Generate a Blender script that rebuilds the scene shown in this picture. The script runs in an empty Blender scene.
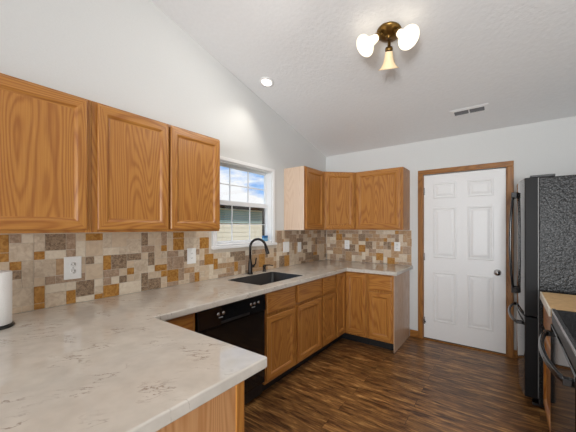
import bpy, bmesh, math, random
from mathutils import Vector, Matrix
random.seed(7)
scene = bpy.context.scene
COL = scene.collection

# ------------------------------------------------------------------ camera
cam_d = bpy.data.cameras.new('camera')
cam = bpy.data.objects.new('camera', cam_d); COL.objects.link(cam)
cam.location = (0, 0, 1.38)
cam.rotation_euler = (math.radians(90), 0, math.radians(36.75))
cam_d.sensor_width = 36.0
cam_d.lens = 292.4 / 576 * 36
cam_d.shift_y = 11.7 / 576
cam_d.clip_start = 0.02
scene.camera = cam

# ------------------------------------------------------------------ exposure
vs = scene.view_settings
vs.view_transform = 'Standard'; vs.look = 'None'; vs.gamma = 1.0
vs.use_curve_mapping = False
vs.exposure = 0.05

# ------------------------------------------------------------------ sky
world = bpy.data.worlds.new('sky'); scene.world = world; world.use_nodes = True
wn = world.node_tree.nodes; wl = world.node_tree.links; wn.clear()
w_out = wn.new('ShaderNodeOutputWorld'); w_bg = wn.new('ShaderNodeBackground')
w_tc = wn.new('ShaderNodeTexCoord'); w_map = wn.new('ShaderNodeMapping')
w_map.inputs['Scale'].default_value = (3.2, 3.2, 11.0)
w_map.inputs['Location'].default_value = (0.35, 0.1, 0.25)
w_noise = wn.new('ShaderNodeTexNoise'); w_noise.inputs['Scale'].default_value = 1.6
w_noise.inputs['Detail'].default_value = 8; w_noise.inputs['Roughness'].default_value = 0.55
w_ramp = wn.new('ShaderNodeValToRGB')
w_ramp.color_ramp.elements[0].position = 0.50; w_ramp.color_ramp.elements[0].color = (0, 0, 0, 1)
w_ramp.color_ramp.elements[1].position = 0.64; w_ramp.color_ramp.elements[1].color = (1, 1, 1, 1)
w_sep = wn.new('ShaderNodeSeparateXYZ')
w_low = wn.new('ShaderNodeMapRange')            # more cloud close to the horizon
w_low.inputs['From Min'].default_value = 0.07; w_low.inputs['From Max'].default_value = 0.16
w_low.inputs['To Min'].default_value = 0.26; w_low.inputs['To Max'].default_value = 0.0
w_add = wn.new('ShaderNodeMath'); w_add.operation = 'ADD'
w_mix = wn.new('ShaderNodeMix'); w_mix.data_type = 'RGBA'
w_mix.inputs['A'].default_value = (0.28, 0.53, 0.95, 1)
w_mix.inputs['B'].default_value = (0.98, 1.0, 1.02, 1)
wl.new(w_tc.outputs['Generated'], w_map.inputs['Vector'])
wl.new(w_map.outputs['Vector'], w_noise.inputs['Vector'])
wl.new(w_tc.outputs['Generated'], w_sep.inputs[0])
wl.new(w_sep.outputs['Z'], w_low.inputs['Value'])
wl.new(w_noise.outputs['Fac'], w_add.inputs[0]); wl.new(w_low.outputs[0], w_add.inputs[1])
wl.new(w_add.outputs[0], w_ramp.inputs['Fac'])
wl.new(w_ramp.outputs['Color'], w_mix.inputs['Factor'])
wl.new(w_mix.outputs['Result'], w_bg.inputs['Color'])
wl.new(w_bg.outputs[0], w_out.inputs[0])
w_bg.inputs['Strength'].default_value = 1.0

# ------------------------------------------------------------------ sun and added fill lamps
def area(name, loc, target, sx, sy, power, color=(1, 1, 1)):
    d = bpy.data.lights.new(name, 'AREA'); d.shape = 'RECTANGLE'; d.size = sx; d.size_y = sy
    d.energy = power; d.color = color
    o = bpy.data.objects.new(name, d); COL.objects.link(o); o.location = loc
    o.rotation_euler = (Vector(target) - Vector(loc)).to_track_quat('-Z', 'Y').to_euler()
    return o
sun_d = bpy.data.lights.new('sun', 'SUN'); sun_d.energy = 3.0; sun_d.angle = 0.01; sun_d.color = (1, .96, .9)
sun = bpy.data.objects.new('sun', sun_d); COL.objects.link(sun); sun.location = (6, -3, 9)
sun.rotation_euler = Vector((-0.6, 0.35, -0.75)).to_track_quat('-Z', 'Y').to_euler()
area('rear_fill_light', (0.8, -3.85, 1.75), (0.2, 2.0, 1.9), 3.6, 2.4, 48, (0.96, 0.98, 1.0))  # added fill lamp behind the camera, no window built there
area('side_fill_light', (3.1, -3.1, 1.2), (-1.5, 2.2, .7), 2.6, 2.1, 80, (0.96, 0.98, 1.0))  # added fill for the lower cabinets, no patio door built
area('ceiling_fill_light', (0.4, -2.4, 0.8), (-0.2, 1.6, 3.1), 2.4, 1.4, 30, (0.95, 0.98, 1.0))  # unseen lamp added to brighten the ceiling from below
fl_d = bpy.data.lights.new('back_fill_spot', 'SPOT'); fl_d.energy = 540; fl_d.spot_size = math.radians(62)  # added spot, shines straight at the back ceiling and wall to lift them
fl_d.spot_blend = 1.0; fl_d.color = (.95, .98, 1); fl_d.shadow_soft_size = 0.5
fl = bpy.data.objects.new('back_fill_spot', fl_d); COL.objects.link(fl); fl.location = (0.5, -3.0, 1.2)
fl.rotation_euler = (Vector((-0.5, 3.3, 2.6)) - fl.location).to_track_quat('-Z', 'Y').to_euler()

# ------------------------------------------------------------------ node helpers
def new_mat(name):
    m = bpy.data.materials.new(name); m.use_nodes = True
    nt = m.node_tree; b = nt.nodes['Principled BSDF']
    return m, nt, b
def lin(r, g, b):
    f = lambda c: (c/255/12.92) if c/255 <= .04045 else ((c/255+.055)/1.055)**2.4
    return (f(r), f(g), f(b), 1)
def plain(name, col, rough=0.5, metal=0.0, bump=0.0, bscale=60.0, var=0.04, coat=0.0, emit=None, estr=0):
    """simple procedural material: base colour with slight noise variation and optional bump"""
    m, nt, b = new_mat(name)
    b.inputs['Roughness'].default_value = rough; b.inputs['Metallic'].default_value = metal
    b.inputs['Coat Weight'].default_value = coat
    tc = nt.nodes.new('ShaderNodeTexCoord')
    n = nt.nodes.new('ShaderNodeTexNoise'); n.inputs['Scale'].default_value = bscale
    n.inputs['Detail'].default_value = 3
    nt.links.new(tc.outputs['Object'], n.inputs['Vector'])
    r = nt.nodes.new('ShaderNodeValToRGB')
    c = col
    r.color_ramp.elements[0].position = .3; r.color_ramp.elements[1].position = .7
    r.color_ramp.elements[0].color = (c[0]*(1-var), c[1]*(1-var), c[2]*(1-var), 1)
    r.color_ramp.elements[1].color = (min(1, c[0]*(1+var)), min(1, c[1]*(1+var)), min(1, c[2]*(1+var)), 1)
    nt.links.new(n.outputs['Fac'], r.inputs['Fac']); nt.links.new(r.outputs['Color'], b.inputs['Base Color'])
    if bump:
        bp = nt.nodes.new('ShaderNodeBump'); bp.inputs['Strength'].default_value = bump
        bp.inputs['Distance'].default_value = 0.01
        nt.links.new(n.outputs['Fac'], bp.inputs['Height']); nt.links.new(bp.outputs[0], b.inputs['Normal'])
    if emit:
        b.inputs['Emission Color'].default_value = emit; b.inputs['Emission Strength'].default_value = estr
    return m

def oak(name, axis, light, dark, rough=0.34):
    m, nt, b = new_mat(name); N = nt.nodes; L = nt.links
    tc = N.new('ShaderNodeTexCoord'); oi = N.new('ShaderNodeObjectInfo')
    off = N.new('ShaderNodeVectorMath'); off.operation = 'SCALE'; off.inputs[0].default_value = (13.7, 9.1, 21.3)
    L.new(oi.outputs['Random'], off.inputs['Scale'])
    add = N.new('ShaderNodeVectorMath'); add.operation = 'ADD'
    L.new(tc.outputs['Object'], add.inputs[0]); L.new(off.outputs[0], add.inputs[1])
    def mapped(across, along):
        mp = N.new('ShaderNodeMapping'); s = [across]*3; s['XYZ'.index(axis)] = along
        mp.inputs['Scale'].default_value = s; L.new(add.outputs[0], mp.inputs['Vector']); return mp
    # broad cathedral figure: contour bands of a stretched noise
    n1 = N.new('ShaderNodeTexNoise'); n1.inputs['Scale'].default_value = 1.0; n1.inputs['Detail'].default_value = 1.5
    n1.inputs['Roughness'].default_value = .4
    L.new(mapped(5.5, .75).outputs[0], n1.inputs['Vector'])
    mu = N.new('ShaderNodeMath'); mu.operation = 'MULTIPLY'; mu.inputs[1].default_value = 150
    L.new(n1.outputs['Fac'], mu.inputs[0])
    n3 = N.new('ShaderNodeTexNoise'); n3.inputs['Scale'].default_value = 1; n3.inputs['Detail'].default_value = 2
    L.new(mapped(60, 5).outputs[0], n3.inputs['Vector'])
    ad = N.new('ShaderNodeMath'); ad.operation = 'MULTIPLY_ADD'; ad.inputs[1].default_value = 3.0
    L.new(n3.outputs['Fac'], ad.inputs[0]); L.new(mu.outputs[0], ad.inputs[2])
    sn = N.new('ShaderNodeMath'); sn.operation = 'SINE'; L.new(ad.outputs[0], sn.inputs[0])
    mr = N.new('ShaderNodeMapRange'); mr.inputs['From Min'].default_value = -1; mr.inputs['From Max'].default_value = 1
    L.new(sn.outputs[0], mr.inputs['Value'])
    # fine pores
    n2 = N.new('ShaderNodeTexNoise'); n2.inputs['Scale'].default_value = 1; n2.inputs['Detail'].default_value = 3
    L.new(mapped(150, 4).outputs[0], n2.inputs['Vector'])
    pw = N.new('ShaderNodeMath'); pw.operation = 'POWER'; pw.inputs[1].default_value = 2.0
    L.new(mr.outputs[0], pw.inputs[0])
    mx = N.new('ShaderNodeMix'); mx.data_type = 'FLOAT'; mx.inputs['Factor'].default_value = .62
    L.new(pw.outputs[0], mx.inputs['A']); L.new(n2.outputs['Fac'], mx.inputs['B'])
    rp = N.new('ShaderNodeValToRGB')
    rp.color_ramp.elements[0].position = .12; rp.color_ramp.elements[0].color = light
    rp.color_ramp.elements[1].position = .78; rp.color_ramp.elements[1].color = dark
    L.new(mx.outputs['Result'], rp.inputs['Fac'])
    L.new(rp.outputs['Color'], b.inputs['Base Color'])
    b.inputs['Roughness'].default_value = rough
    bp = N.new('ShaderNodeBump'); bp.inputs['Strength'].default_value = .08; bp.inputs['Distance'].default_value = .004
    L.new(mx.outputs['Result'], bp.inputs['Height']); L.new(bp.outputs[0], b.inputs['Normal'])
    return m
OAK_L = lin(191, 134, 65); OAK_D = lin(152, 93, 42)
oak_z = oak('honey_oak_upright', 'Z', OAK_L, OAK_D)
oak_y = oak('honey_oak_along_left_wall', 'Y', OAK_L, OAK_D)
oak_x = oak('honey_oak_along_back_wall', 'X', OAK_L, OAK_D)
side_glare = oak('pale_laminate_side_glare', 'Z', lin(224, 200, 178), lin(212, 184, 160), .25)  # pale laminate, whitened further so window glare sits in the colour
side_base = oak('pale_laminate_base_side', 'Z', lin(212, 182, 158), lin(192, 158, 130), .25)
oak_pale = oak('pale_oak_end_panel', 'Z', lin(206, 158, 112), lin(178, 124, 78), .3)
CAS_L = lin(168, 112, 46); CAS_D = lin(128, 80, 26)
cas_z = oak('casing_oak_upright', 'Z', CAS_L, CAS_D, .4)
cas_x = oak('casing_oak_level', 'X', CAS_L, CAS_D, .4)

def wall_paint(name, col, bump, scale):
    return plain(name, col, .75, 0, bump, scale, .015)
m_wall = wall_paint('wall_paint', lin(217, 218, 217), .06, 120)
m_ceil = wall_paint('ceiling_texture_paint', lin(238, 239, 240), .22, 38)
m_white = plain('white_paint', lin(240, 240, 240), .35, var=.01)
m_vinyl = plain('white_vinyl', lin(238, 240, 242), .3, var=.01)
m_plate = plain('white_plastic', lin(244, 244, 242), .3, var=.01)
m_dark = plain('dark_slot', lin(40, 38, 36), .6)
m_black = plain('black_gloss', (.008, .008, .009, 1), .06)
m_blackside = plain('black_door_side', (.010, .010, .011, 1), .5)
m_blackside.node_tree.nodes['Principled BSDF'].inputs['Specular IOR Level'].default_value = .2
m_blacksat = plain('black_satin', (.012, .012, .013, 1), .35)
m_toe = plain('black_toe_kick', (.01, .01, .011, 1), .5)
m_sink = plain('black_composite', (.02, .02, .021, 1), .4, bscale=300, var=.3)
m_bronze = plain('oil_rubbed_bronze', (.03, .026, .024, 1), .28, .7)
m_brass = plain('antique_brass', lin(120, 92, 48), .3, .9)
m_chrome = plain('satin_nickel', lin(200, 200, 200), .2, 1.0)
m_steel = plain('brushed_steel', lin(190, 190, 192), .25, 1.0)
m_grey = plain('grey_print', lin(150, 150, 150), .5)

# glass that lets the daylight through
def glass_mat():
    m = bpy.data.materials.new('window_glass'); m.use_nodes = True; nt = m.node_tree; nt.nodes.clear()
    o = nt.nodes.new('ShaderNodeOutputMaterial'); mx = nt.nodes.new('ShaderNodeMixShader')
    t = nt.nodes.new('ShaderNodeBsdfTransparent'); g = nt.nodes.new('ShaderNodeBsdfGlossy')
    g.inputs['Roughness'].default_value = 0.0
    mx.inputs['Fac'].default_value = .05
    nt.links.new(t.outputs[0], mx.inputs[1])
    nt.links.new(g.outputs[0], mx.inputs[2]); nt.links.new(mx.outputs[0], o.inputs['Surface'])
    return m
m_glass = glass_mat()

def floor_mat():
    m, nt, b = new_mat('dark_wood_plank'); N = nt.nodes; L = nt.links
    tc = N.new('ShaderNodeTexCoord')
    br = N.new('ShaderNodeTexBrick'); br.offset = .37; br.offset_frequency = 2
    br.inputs['Scale'].default_value = 1.0; br.inputs['Brick Width'].default_value = 1.22
    br.inputs['Row Height'].default_value = .125; br.inputs['Mortar Size'].default_value = .0012
    br.inputs['Color1'].default_value = (0, 0, 0, 1); br.inputs['Color2'].default_value = (1, 1, 1, 1)
    br.inputs['Mortar'].default_value = (.5, .5, .5, 1)
    L.new(tc.outputs['Object'], br.inputs['Vector'])
    # shift the grain per plank
    sc = N.new('ShaderNodeVectorMath'); sc.operation = 'SCALE'; sc.inputs['Scale'].default_value = 9.0
    L.new(br.outputs['Color'], sc.inputs[0])
    ad = N.new('ShaderNodeVectorMath'); ad.operation = 'ADD'
    L.new(tc.outputs['Object'], ad.inputs[0]); L.new(sc.outputs[0], ad.inputs[1])
    def tex(sx, sy, det, dist=0):
        mp = N.new('ShaderNodeMapping'); mp.inputs['Scale'].default_value = (sx, sy, 1)
        L.new(ad.outputs[0], mp.inputs['Vector'])
        n = N.new('ShaderNodeTexNoise'); n.inputs['Scale'].default_value = 1; n.inputs['Detail'].default_value = det
        n.inputs['Roughness'].default_value = .6; n.inputs['Distortion'].default_value = dist
        L.new(mp.outputs[0], n.inputs['Vector']); return n
    a = tex(4.2, 27, 5, .8); c = tex(10, 110, 4)
    mx = N.new('ShaderNodeMix'); mx.data_type = 'FLOAT'; mx.inputs['Factor'].default_value = .38
    L.new(a.outputs['Fac'], mx.inputs['A']); L.new(c.outputs['Fac'], mx.inputs['B'])
    rp = N.new('ShaderNodeValToRGB'); e = rp.color_ramp.elements
    e[0].position = .36; e[0].color = lin(56, 35, 21)
    e[1].position = .66; e[1].color = lin(206, 158, 98)
    x = e.new(.46); x.color = lin(108, 73, 43)
    x = e.new(.55); x.color = lin(148, 105, 60)
    L.new(mx.outputs['Result'], rp.inputs['Fac'])
    mm = N.new('ShaderNodeMix'); mm.data_type = 'RGBA'; mm.blend_type = 'MULTIPLY'
    mr = N.new('ShaderNodeMapRange'); mr.inputs['To Min'].default_value = .78; mr.inputs['To Max'].default_value = 1.1
    L.new(br.outputs['Color'], mr.inputs['Value'])
    mm.inputs['Factor'].default_value = 1
    L.new(rp.outputs['Color'], mm.inputs['A']); L.new(mr.outputs[0], mm.inputs['B'])
    mo = N.new('ShaderNodeMix'); mo.data_type = 'RGBA'; mo.inputs['B'].default_value = lin(30, 18, 12)
    L.new(br.outputs['Fac'], mo.inputs['Factor']); L.new(mm.outputs['Result'], mo.inputs['A'])
    L.new(mo.outputs['Result'], b.inputs['Base Color'])
    b.inputs['Roughness'].default_value = .33
    bp = N.new('ShaderNodeBump'); bp.inputs['Strength'].default_value = .22; bp.inputs['Distance'].default_value = .004
    L.new(mx.outputs['Result'], bp.inputs['Height']); L.new(bp.outputs[0], b.inputs['Normal'])
    return m
m_floor = floor_mat()

def quartz_mat():
    m, nt, b = new_mat('quartz'); N = nt.nodes; L = nt.links
    tc = N.new('ShaderNodeTexCoord')
    m0 = N.new('ShaderNodeMapping'); m0.inputs['Rotation'].default_value = (0, 0, -.85)
    L.new(tc.outputs['Object'], m0.inputs['Vector'])
    mp = N.new('ShaderNodeMapping'); mp.inputs['Scale'].default_value = (1.3, 3.6, 1); L.new(m0.outputs[0], mp.inputs['Vector'])
    n = N.new('ShaderNodeTexNoise'); n.inputs['Scale'].default_value = 5.5; n.inputs['Detail'].default_value = 6
    n.inputs['Roughness'].default_value = .6; n.inputs['Distortion'].default_value = .35
    L.new(mp.outputs[0], n.inputs['Vector'])
    s = N.new('ShaderNodeMath'); s.operation = 'SUBTRACT'; s.inputs[1].default_value = .5
    ab = N.new('ShaderNodeMath'); ab.operation = 'ABSOLUTE'
    L.new(n.outputs['Fac'], s.inputs[0]); L.new(s.outputs[0], ab.inputs[0])
    vein = N.new('ShaderNodeMapRange'); vein.inputs['From Min'].default_value = .0; vein.inputs['From Max'].default_value = .02
    vein.inputs['To Min'].default_value = 1; vein.inputs['To Max'].default_value = 0
    L.new(ab.outputs[0], vein.inputs['Value'])
    g = N.new('ShaderNodeTexNoise'); g.inputs['Scale'].default_value = 7; g.inputs['Detail'].default_value = 2
    L.new(tc.outputs['Object'], g.inputs['Vector'])
    gm = N.new('ShaderNodeMapRange'); gm.inputs['From Min'].default_value = .50; gm.inputs['From Max'].default_value = .66
    gm.inputs['To Max'].default_value = .95
    L.new(g.outputs['Fac'], gm.inputs['Value'])
    mu = N.new('ShaderNodeMath'); mu.operation = 'MULTIPLY'
    L.new(vein.outputs[0], mu.inputs[0]); L.new(gm.outputs[0], mu.inputs[1])
    c = N.new('ShaderNodeTexNoise'); c.inputs['Scale'].default_value = 14; c.inputs['Detail'].default_value = 5
    L.new(tc.outputs['Object'], c.inputs['Vector'])
    rp = N.new('ShaderNodeValToRGB'); rp.color_ramp.elements[0].position = .3; rp.color_ramp.elements[1].position = .7
    rp.color_ramp.elements[0].color = lin(200, 193, 183); rp.color_ramp.elements[1].color = lin(214, 207, 197)
    L.new(c.outputs['Fac'], rp.inputs['Fac'])
    mx = N.new('ShaderNodeMix'); mx.data_type = 'RGBA'; mx.inputs['B'].default_value = lin(128, 108, 92)
    L.new(mu.outputs[0], mx.inputs['Factor']); L.new(rp.outputs['Color'], mx.inputs['A'])
    L.new(mx.outputs['Result'], b.inputs['Base Color']); b.inputs['Roughness'].default_value = .045
    return m
m_quartz = quartz_mat()

def stone(name, c1, c2, scale=30, rough=.45, detail=5):
    m, nt, b = new_mat(name); N = nt.nodes; L = nt.links
    tc = N.new('ShaderNodeTexCoord')
    n = N.new('ShaderNodeTexNoise'); n.inputs['Scale'].default_value = scale; n.inputs['Detail'].default_value = detail
    n.inputs['Distortion'].default_value = 1.2
    L.new(tc.outputs['Object'], n.inputs['Vector'])
    rp = N.new('ShaderNodeValToRGB'); rp.color_ramp.elements[0].position = .35; rp.color_ramp.elements[1].position = .65
    rp.color_ramp.elements[0].color = c1; rp.color_ramp.elements[1].color = c2
    L.new(n.outputs['Fac'], rp.inputs['Fac']); L.new(rp.outputs['Color'], b.inputs['Base Color'])
    b.inputs['Roughness'].default_value = rough
    bp = N.new('ShaderNodeBump'); bp.inputs['Strength'].default_value = .15; bp.inputs['Distance'].default_value = .003
    L.new(n.outputs['Fac'], bp.inputs['Height']); L.new(bp.outputs[0], b.inputs['Normal'])
    return m
TILE = {
 'grout': plain('grout', lin(214, 202, 186), .8),
 'B': stone('beige_tile', lin(196, 176, 152), lin(218, 202, 180)),
 'B2': stone('sand_tile', lin(204, 182, 156), lin(216, 196, 170), 20),
 'L': stone('cream_tile', lin(218, 202, 180), lin(230, 217, 196)),
 'T': stone('taupe_tile', lin(154, 128, 104), lin(188, 162, 138), 45),
 'D': stone('brown_marbled_tile', lin(114, 92, 72), lin(172, 148, 122), 60),
 'G': stone('gold_tile', lin(158, 106, 42), lin(196, 146, 76), 35, .35),
 'N': stone('tan_tile', lin(170, 134, 98), lin(194, 162, 126), 30),
}
TKEYS = ['grout', 'B', 'B2', 'L', 'T', 'D', 'G', 'N']

# ------------------------------------------------------------------ geometry helpers
class MB:
    """collects shapes in world coordinates"""
    def __init__(s): s.bm = bmesh.new()
    def box(s, a, b, mi=0):
        x0, y0, z0 = [min(p, q) for p, q in zip(a, b)]; x1, y1, z1 = [max(p, q) for p, q in zip(a, b)]
        v = [s.bm.verts.new(p) for p in ((x0,y0,z0),(x1,y0,z0),(x1,y1,z0),(x0,y1,z0),(x0,y0,z1),(x1,y0,z1),(x1,y1,z1),(x0,y1,z1))]
        for f in ((3,2,1,0),(4,5,6,7),(0,1,5,4),(1,2,6,5),(2,3,7,6),(3,0,4,7)):
            fc = s.bm.faces.new([v[i] for i in f]); fc.material_index = mi
        return s
    def quad(s, pts, mi=0, smooth=False):
        f = s.bm.faces.new([s.bm.verts.new(p) for p in pts]); f.material_index = mi; f.smooth = smooth; return s
    def loops(s, rings, mi=0, smooth=True, cap0=True, cap1=True, closed=False):
        R = [[s.bm.verts.new(p) for p in r] for r in rings]; n = len(R[0])
        pairs = list(zip(R[:-1], R[1:])) + ([(R[-1], R[0])] if closed else [])
        for a, b in pairs:
            for i in range(n):
                f = s.bm.faces.new((a[i], a[(i+1) % n], b[(i+1) % n], b[i])); f.material_index = mi; f.smooth = smooth
        if not closed:
            if cap0: f = s.bm.faces.new(list(reversed(R[0]))); f.material_index = mi
            if cap1: f = s.bm.faces.new(R[-1]); f.material_index = mi
        return s
    def tube(s, pts, r, n=12, mi=0, cap=True):
        pts = [Vector(p) for p in pts]; rs = r if isinstance(r, (list, tuple)) else [r]*len(pts)
        t0 = (pts[1]-pts[0]).normalized(); ref = Vector((0, 0, 1)) if abs(t0.z) < .9 else Vector((1, 0, 0))
        u = t0.cross(ref).normalized(); rings = []
        for i, p in enumerate(pts):
            t = (pts[min(i+1, len(pts)-1)] - pts[max(i-1, 0)]).normalized()
            u = (u - t*u.dot(t)).normalized(); w = t.cross(u)
            rings.append([p + (u*math.cos(2*math.pi*k/n) + w*math.sin(2*math.pi*k/n))*rs[i] for k in range(n)])
        return s.loops(rings, mi, True, cap, cap)
    def lathe(s, base, axis, prof, n=32, mi=0, cap0=True, cap1=True):
        """prof: list of (radius, distance along axis)"""
        ax = Vector(axis).normalized(); ref = Vector((0, 0, 1)) if abs(ax.z) < .9 else Vector((1, 0, 0))
        u = ax.cross(ref).normalized(); w = ax.cross(u); b = Vector(base)
        rings = [[b + ax*h + (u*math.cos(2*math.pi*k/n) + w*math.sin(2*math.pi*k/n))*max(r, 1e-5) for k in range(n)] for r, h in prof]
        return s.loops(rings, mi, True, cap0, cap1)
    def sheet(s, origin, U, V, W, rings, mats, mi_center, back=0.0):
        """concentric rectangles: each ring = (inset_from_edge, height along W); fills last ring.
        mats=(index for sides left/right, index for bottom/top)"""
        o = Vector(origin); U = Vector(U); V = Vector(V); W = Vector(W)
        lu, lv = U.length, V.length; u = U/lu; v = V/lv
        vr = []
        for ins, hgt in rings:
            vr.append([s.bm.verts.new(o + u*a + v*b + W*hgt) for a, b in ((ins, ins), (lu-ins, ins), (lu-ins, lv-ins), (ins, lv-ins))])
        for a, b in zip(vr[:-1], vr[1:]):
            for i in range(4):
                f = s.bm.faces.new((a[i], a[(i+1) % 4], b[(i+1) % 4], b[i])); f.material_index = mats[1] if i in (0, 2) else mats[0]
        f = s.bm.faces.new(vr[-1]); f.material_index = mi_center
        f = s.bm.faces.new(list(reversed(vr[0]))); f.material_index = mi_center
        return s
    def build(s, name, mats, parent=None, bevel=0, seg=2):
        bmesh.ops.recalc_face_normals(s.bm, faces=s.bm.faces)
        off = world_off(parent)
        own = Vector((0, 0, 0))
        if parent is None:      # a single-mesh thing gets its origin at its own base
            xs = [v.co for v in s.bm.verts]
            own = Vector((sum(c.x for c in xs)/len(xs), sum(c.y for c in xs)/len(xs), min(c.z for c in xs)))
        bmesh.ops.translate(s.bm, verts=s.bm.verts, vec=-(off+own))
        me = bpy.data.meshes.new(name); s.bm.to_mesh(me); s.bm.free()
        for m in (mats if isinstance(mats, (list, tuple)) else [mats]): me.materials.append(m)
        o = bpy.data.objects.new(name, me); COL.objects.link(o)
        o.location = own
        if parent: o.parent = parent
        if bevel:
            md = o.modifiers.new('bevel', 'BEVEL'); md.width = bevel; md.segments = seg; md.limit_method = 'ANGLE'; md.angle_limit = .6
        return o
def world_off(p):
    v = Vector((0, 0, 0))
    while p: v += p.location; p = p.parent
    return v
def tag(o, label=None, cat=None, group=None, kind=None):
    if label: o['label'] = label
    if cat: o['category'] = cat
    if group: o['group'] = group
    if kind: o['kind'] = kind
    return o
def thing(name, loc, label=None, cat=None, group=None, kind=None):
    o = bpy.data.objects.new(name, None); COL.objects.link(o); o.location = loc; o.empty_display_size = .05
    return tag(o, label, cat, group, kind)
def onebox(name, a, b, mat, parent=None, bevel=0):
    return MB().box(a, b).build(name, mat, parent, bevel)

# ------------------------------------------------------------------ room shell
XL, YB, XR = -2.203, 3.918, 0.93
YR = -4.0
def zc(y):      # ceiling height
    return 2.458 + .247*(YB - y) if y > -0.6 else 2.458 + .247*(YB + 0.6) - .247*(-0.6 - y)
TH = .12
floor = onebox('floor', (XL-.2, YR-.2, -.1), (3.7, YB+.3, 0), m_floor); tag(floor, kind='structure')
# ceiling: two slopes
c = MB()
for y0, y1 in ((YB+.25, -.6), (-.6, YR-.15)):
    a, b = zc(y0) if y0 <= YB+.3 else 0, zc(y1)
    c.loops([[(XL-.14, y, z), (3.66, y, z), (3.66, y, z+.12), (XL-.14, y, z+.12)] for y, z in ((y0, zc(y0)), (y1, zc(y1)))], smooth=False)
tag(c.build('ceiling', m_ceil), kind='structure')
# left wall with the window hole
WY0, WY1, WZ0, WZ1 = 1.81, 2.635, 1.205, 2.03
w = MB()
def wall_piece(mb, y0, y1, z0, z1=None):
    def top(y): return (zc(y)+.02) if z1 is None else z1
    mb.loops([[(XL, y, z0), (XL-TH, y, z0), (XL-TH, y, top(y)), (XL, y, top(y))] for y in (y0, y1)], smooth=False)
wall_piece(w, YR, -.6, -.05); wall_piece(w, -.6, WY0, -.05); wall_piece(w, WY1, YB+.12, -.05)
wall_piece(w, WY0, WY1, -.05, WZ0); wall_piece(w, WY0, WY1, WZ1)
tag(w.build('wall_left', m_wall), kind='structure')
# back wall with the door hole
DX0, DX1, DZ1 = -.829, .005, 2.033
w = MB()
w.box((XL, YB, -.05), (DX0, YB+TH, zc(YB)+.03)).box((DX1, YB, -.05), (XR+.12, YB+TH, zc(YB)+.03)).box((DX0, YB, DZ1), (DX1, YB+TH, zc(YB)+.03))
tag(w.build('wall_back', m_wall), kind='structure')
w = MB()
w.loops([[(XR, y, -.05), (XR+.12, y, -.05), (XR+.12, y, zc(y)+.02), (XR, y, zc(y)+.02)] for y in (0.3, YB)], smooth=False)
tag(w.build('wall_right', m_wall), kind='structure')
w = MB(); w.box((XR+.12, .3, -.05), (3.5, .42, zc(.42)+.02)); tag(w.build('wall_inner', m_wall), kind='structure')
w = MB()
for a, b in ((.42, -.6), (-.6, YR)):
    w.loops([[(3.5, y, -.05), (3.62, y, -.05), (3.62, y, zc(y)+.02), (3.5, y, zc(y)+.02)] for y in (a, b)], smooth=False)
tag(w.build('wall_far_right', m_wall), kind='structure')
w = MB(); w.box((XL-.12, YR-.12, -.05), (3.62, YR, zc(YR)+.04)); tag(w.build('wall_rear', m_wall), kind='structure')

# ------------------------------------------------------------------ door
d1 = thing('door_1', (-.412, YB, 0), kind='structure')
SX0, SX1, SZ0, SZ1 = -.822, -.004, .02, 2.026
yf = YB+.012
sl = MB(); sl.box((SX0, yf, SZ0), (SX1, yf+.028, SZ1))
slab = sl.build('door_slab', m_white, d1, .002)
px = [(-.715, -.470), (-.358, -.113)]
for (x0, x1) in px:
    for (z0, z1) in ((.235, .845), (1.015, 1.625), (1.735, 1.925)):
        # moulded raised panel: groove, slope, field
        MB().sheet((x0, yf-.0005, z0), (x1-x0, 0, 0), (0, 0, z1-z0), (0, -1, 0),
                   [(0, 0), (.006, .006), (.016, .0065), (.026, -.0002), (.030, -.0002), (.055, .007)], (0, 0), 0).build('door_panel', m_white, slab)
k = MB().lathe((-.077, yf, .89), (0, -1, 0), [(.034, 0), (.034, .006), (.014, .012), (.012, .03), (.026, .038), (.031, .055), (.024, .068), (.0, .071)], 24)
tag(k.build('door_knob', m_chrome, d1), 'round satin nickel door knob')
for z in (.23, 1.02, 1.83):
    hg = MB().tube([(SX0-.004, yf-.008, z-.045), (SX0-.004, yf-.008, z+.045)], .0055, 10).box((SX0-.003, yf-.004, z-.045), (SX0+.012, yf+.0005, z+.045))
    hg.build('hinge', m_steel, d1)
ds = MB().tube([(SX0-.004, yf-.014, .235), (SX0+.02, yf-.045, .228)], .0045, 8).tube([(SX0+.02, yf-.045, .228), (SX0+.026, yf-.052, .226)], .009, 10)
ds.build('door_stop', m_blacksat, d1)
MB().box((SX0, yf+.002, .0125), (SX1, yf+.02, .0195)).build('door_sweep', m_dark, d1)
tr = thing('trim_1', (-.412, YB, 0), kind='structure')
CW = .058
MB().box((DX0-CW, YB-.018, .001), (DX0, YB-.001, DZ1)).build('casing', cas_z, tr, .005)
MB().box((DX1, YB-.018, .001), (DX1+CW, YB-.001, DZ1)).build('casing', cas_z, tr, .005)
MB().box((DX0-CW, YB-.018, DZ1), (DX1+CW, YB-.001, DZ1+CW)).build('casing_head', cas_x, tr, .005)
MB().box((DX0+.0005, YB-.004, 0.001), (DX0+.006, YB+.07, DZ1-.001)).build('jamb', cas_z, tr)
MB().box((DX1-.006, YB-.004, 0.001), (DX1-.0005, YB+.07, DZ1-.001)).build('jamb', cas_z, tr)
MB().box((DX0, YB-.012, 0.001), (DX1, YB+.07, .011)).build('threshold', cas_x, tr)
MB().box((DX0, YB+.055, 0.001), (DX1, YB+.075, DZ1)).build('door_backing', m_dark, tr)
sen = MB().box((-.018, yf-.018, 1.955), (-.006, yf-.001, 2.01)).build('door_sensor', m_plate, None, .002)
tag(sen, 'tiny white contact sensor at the top right corner of the white door', 'sensor')
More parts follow.
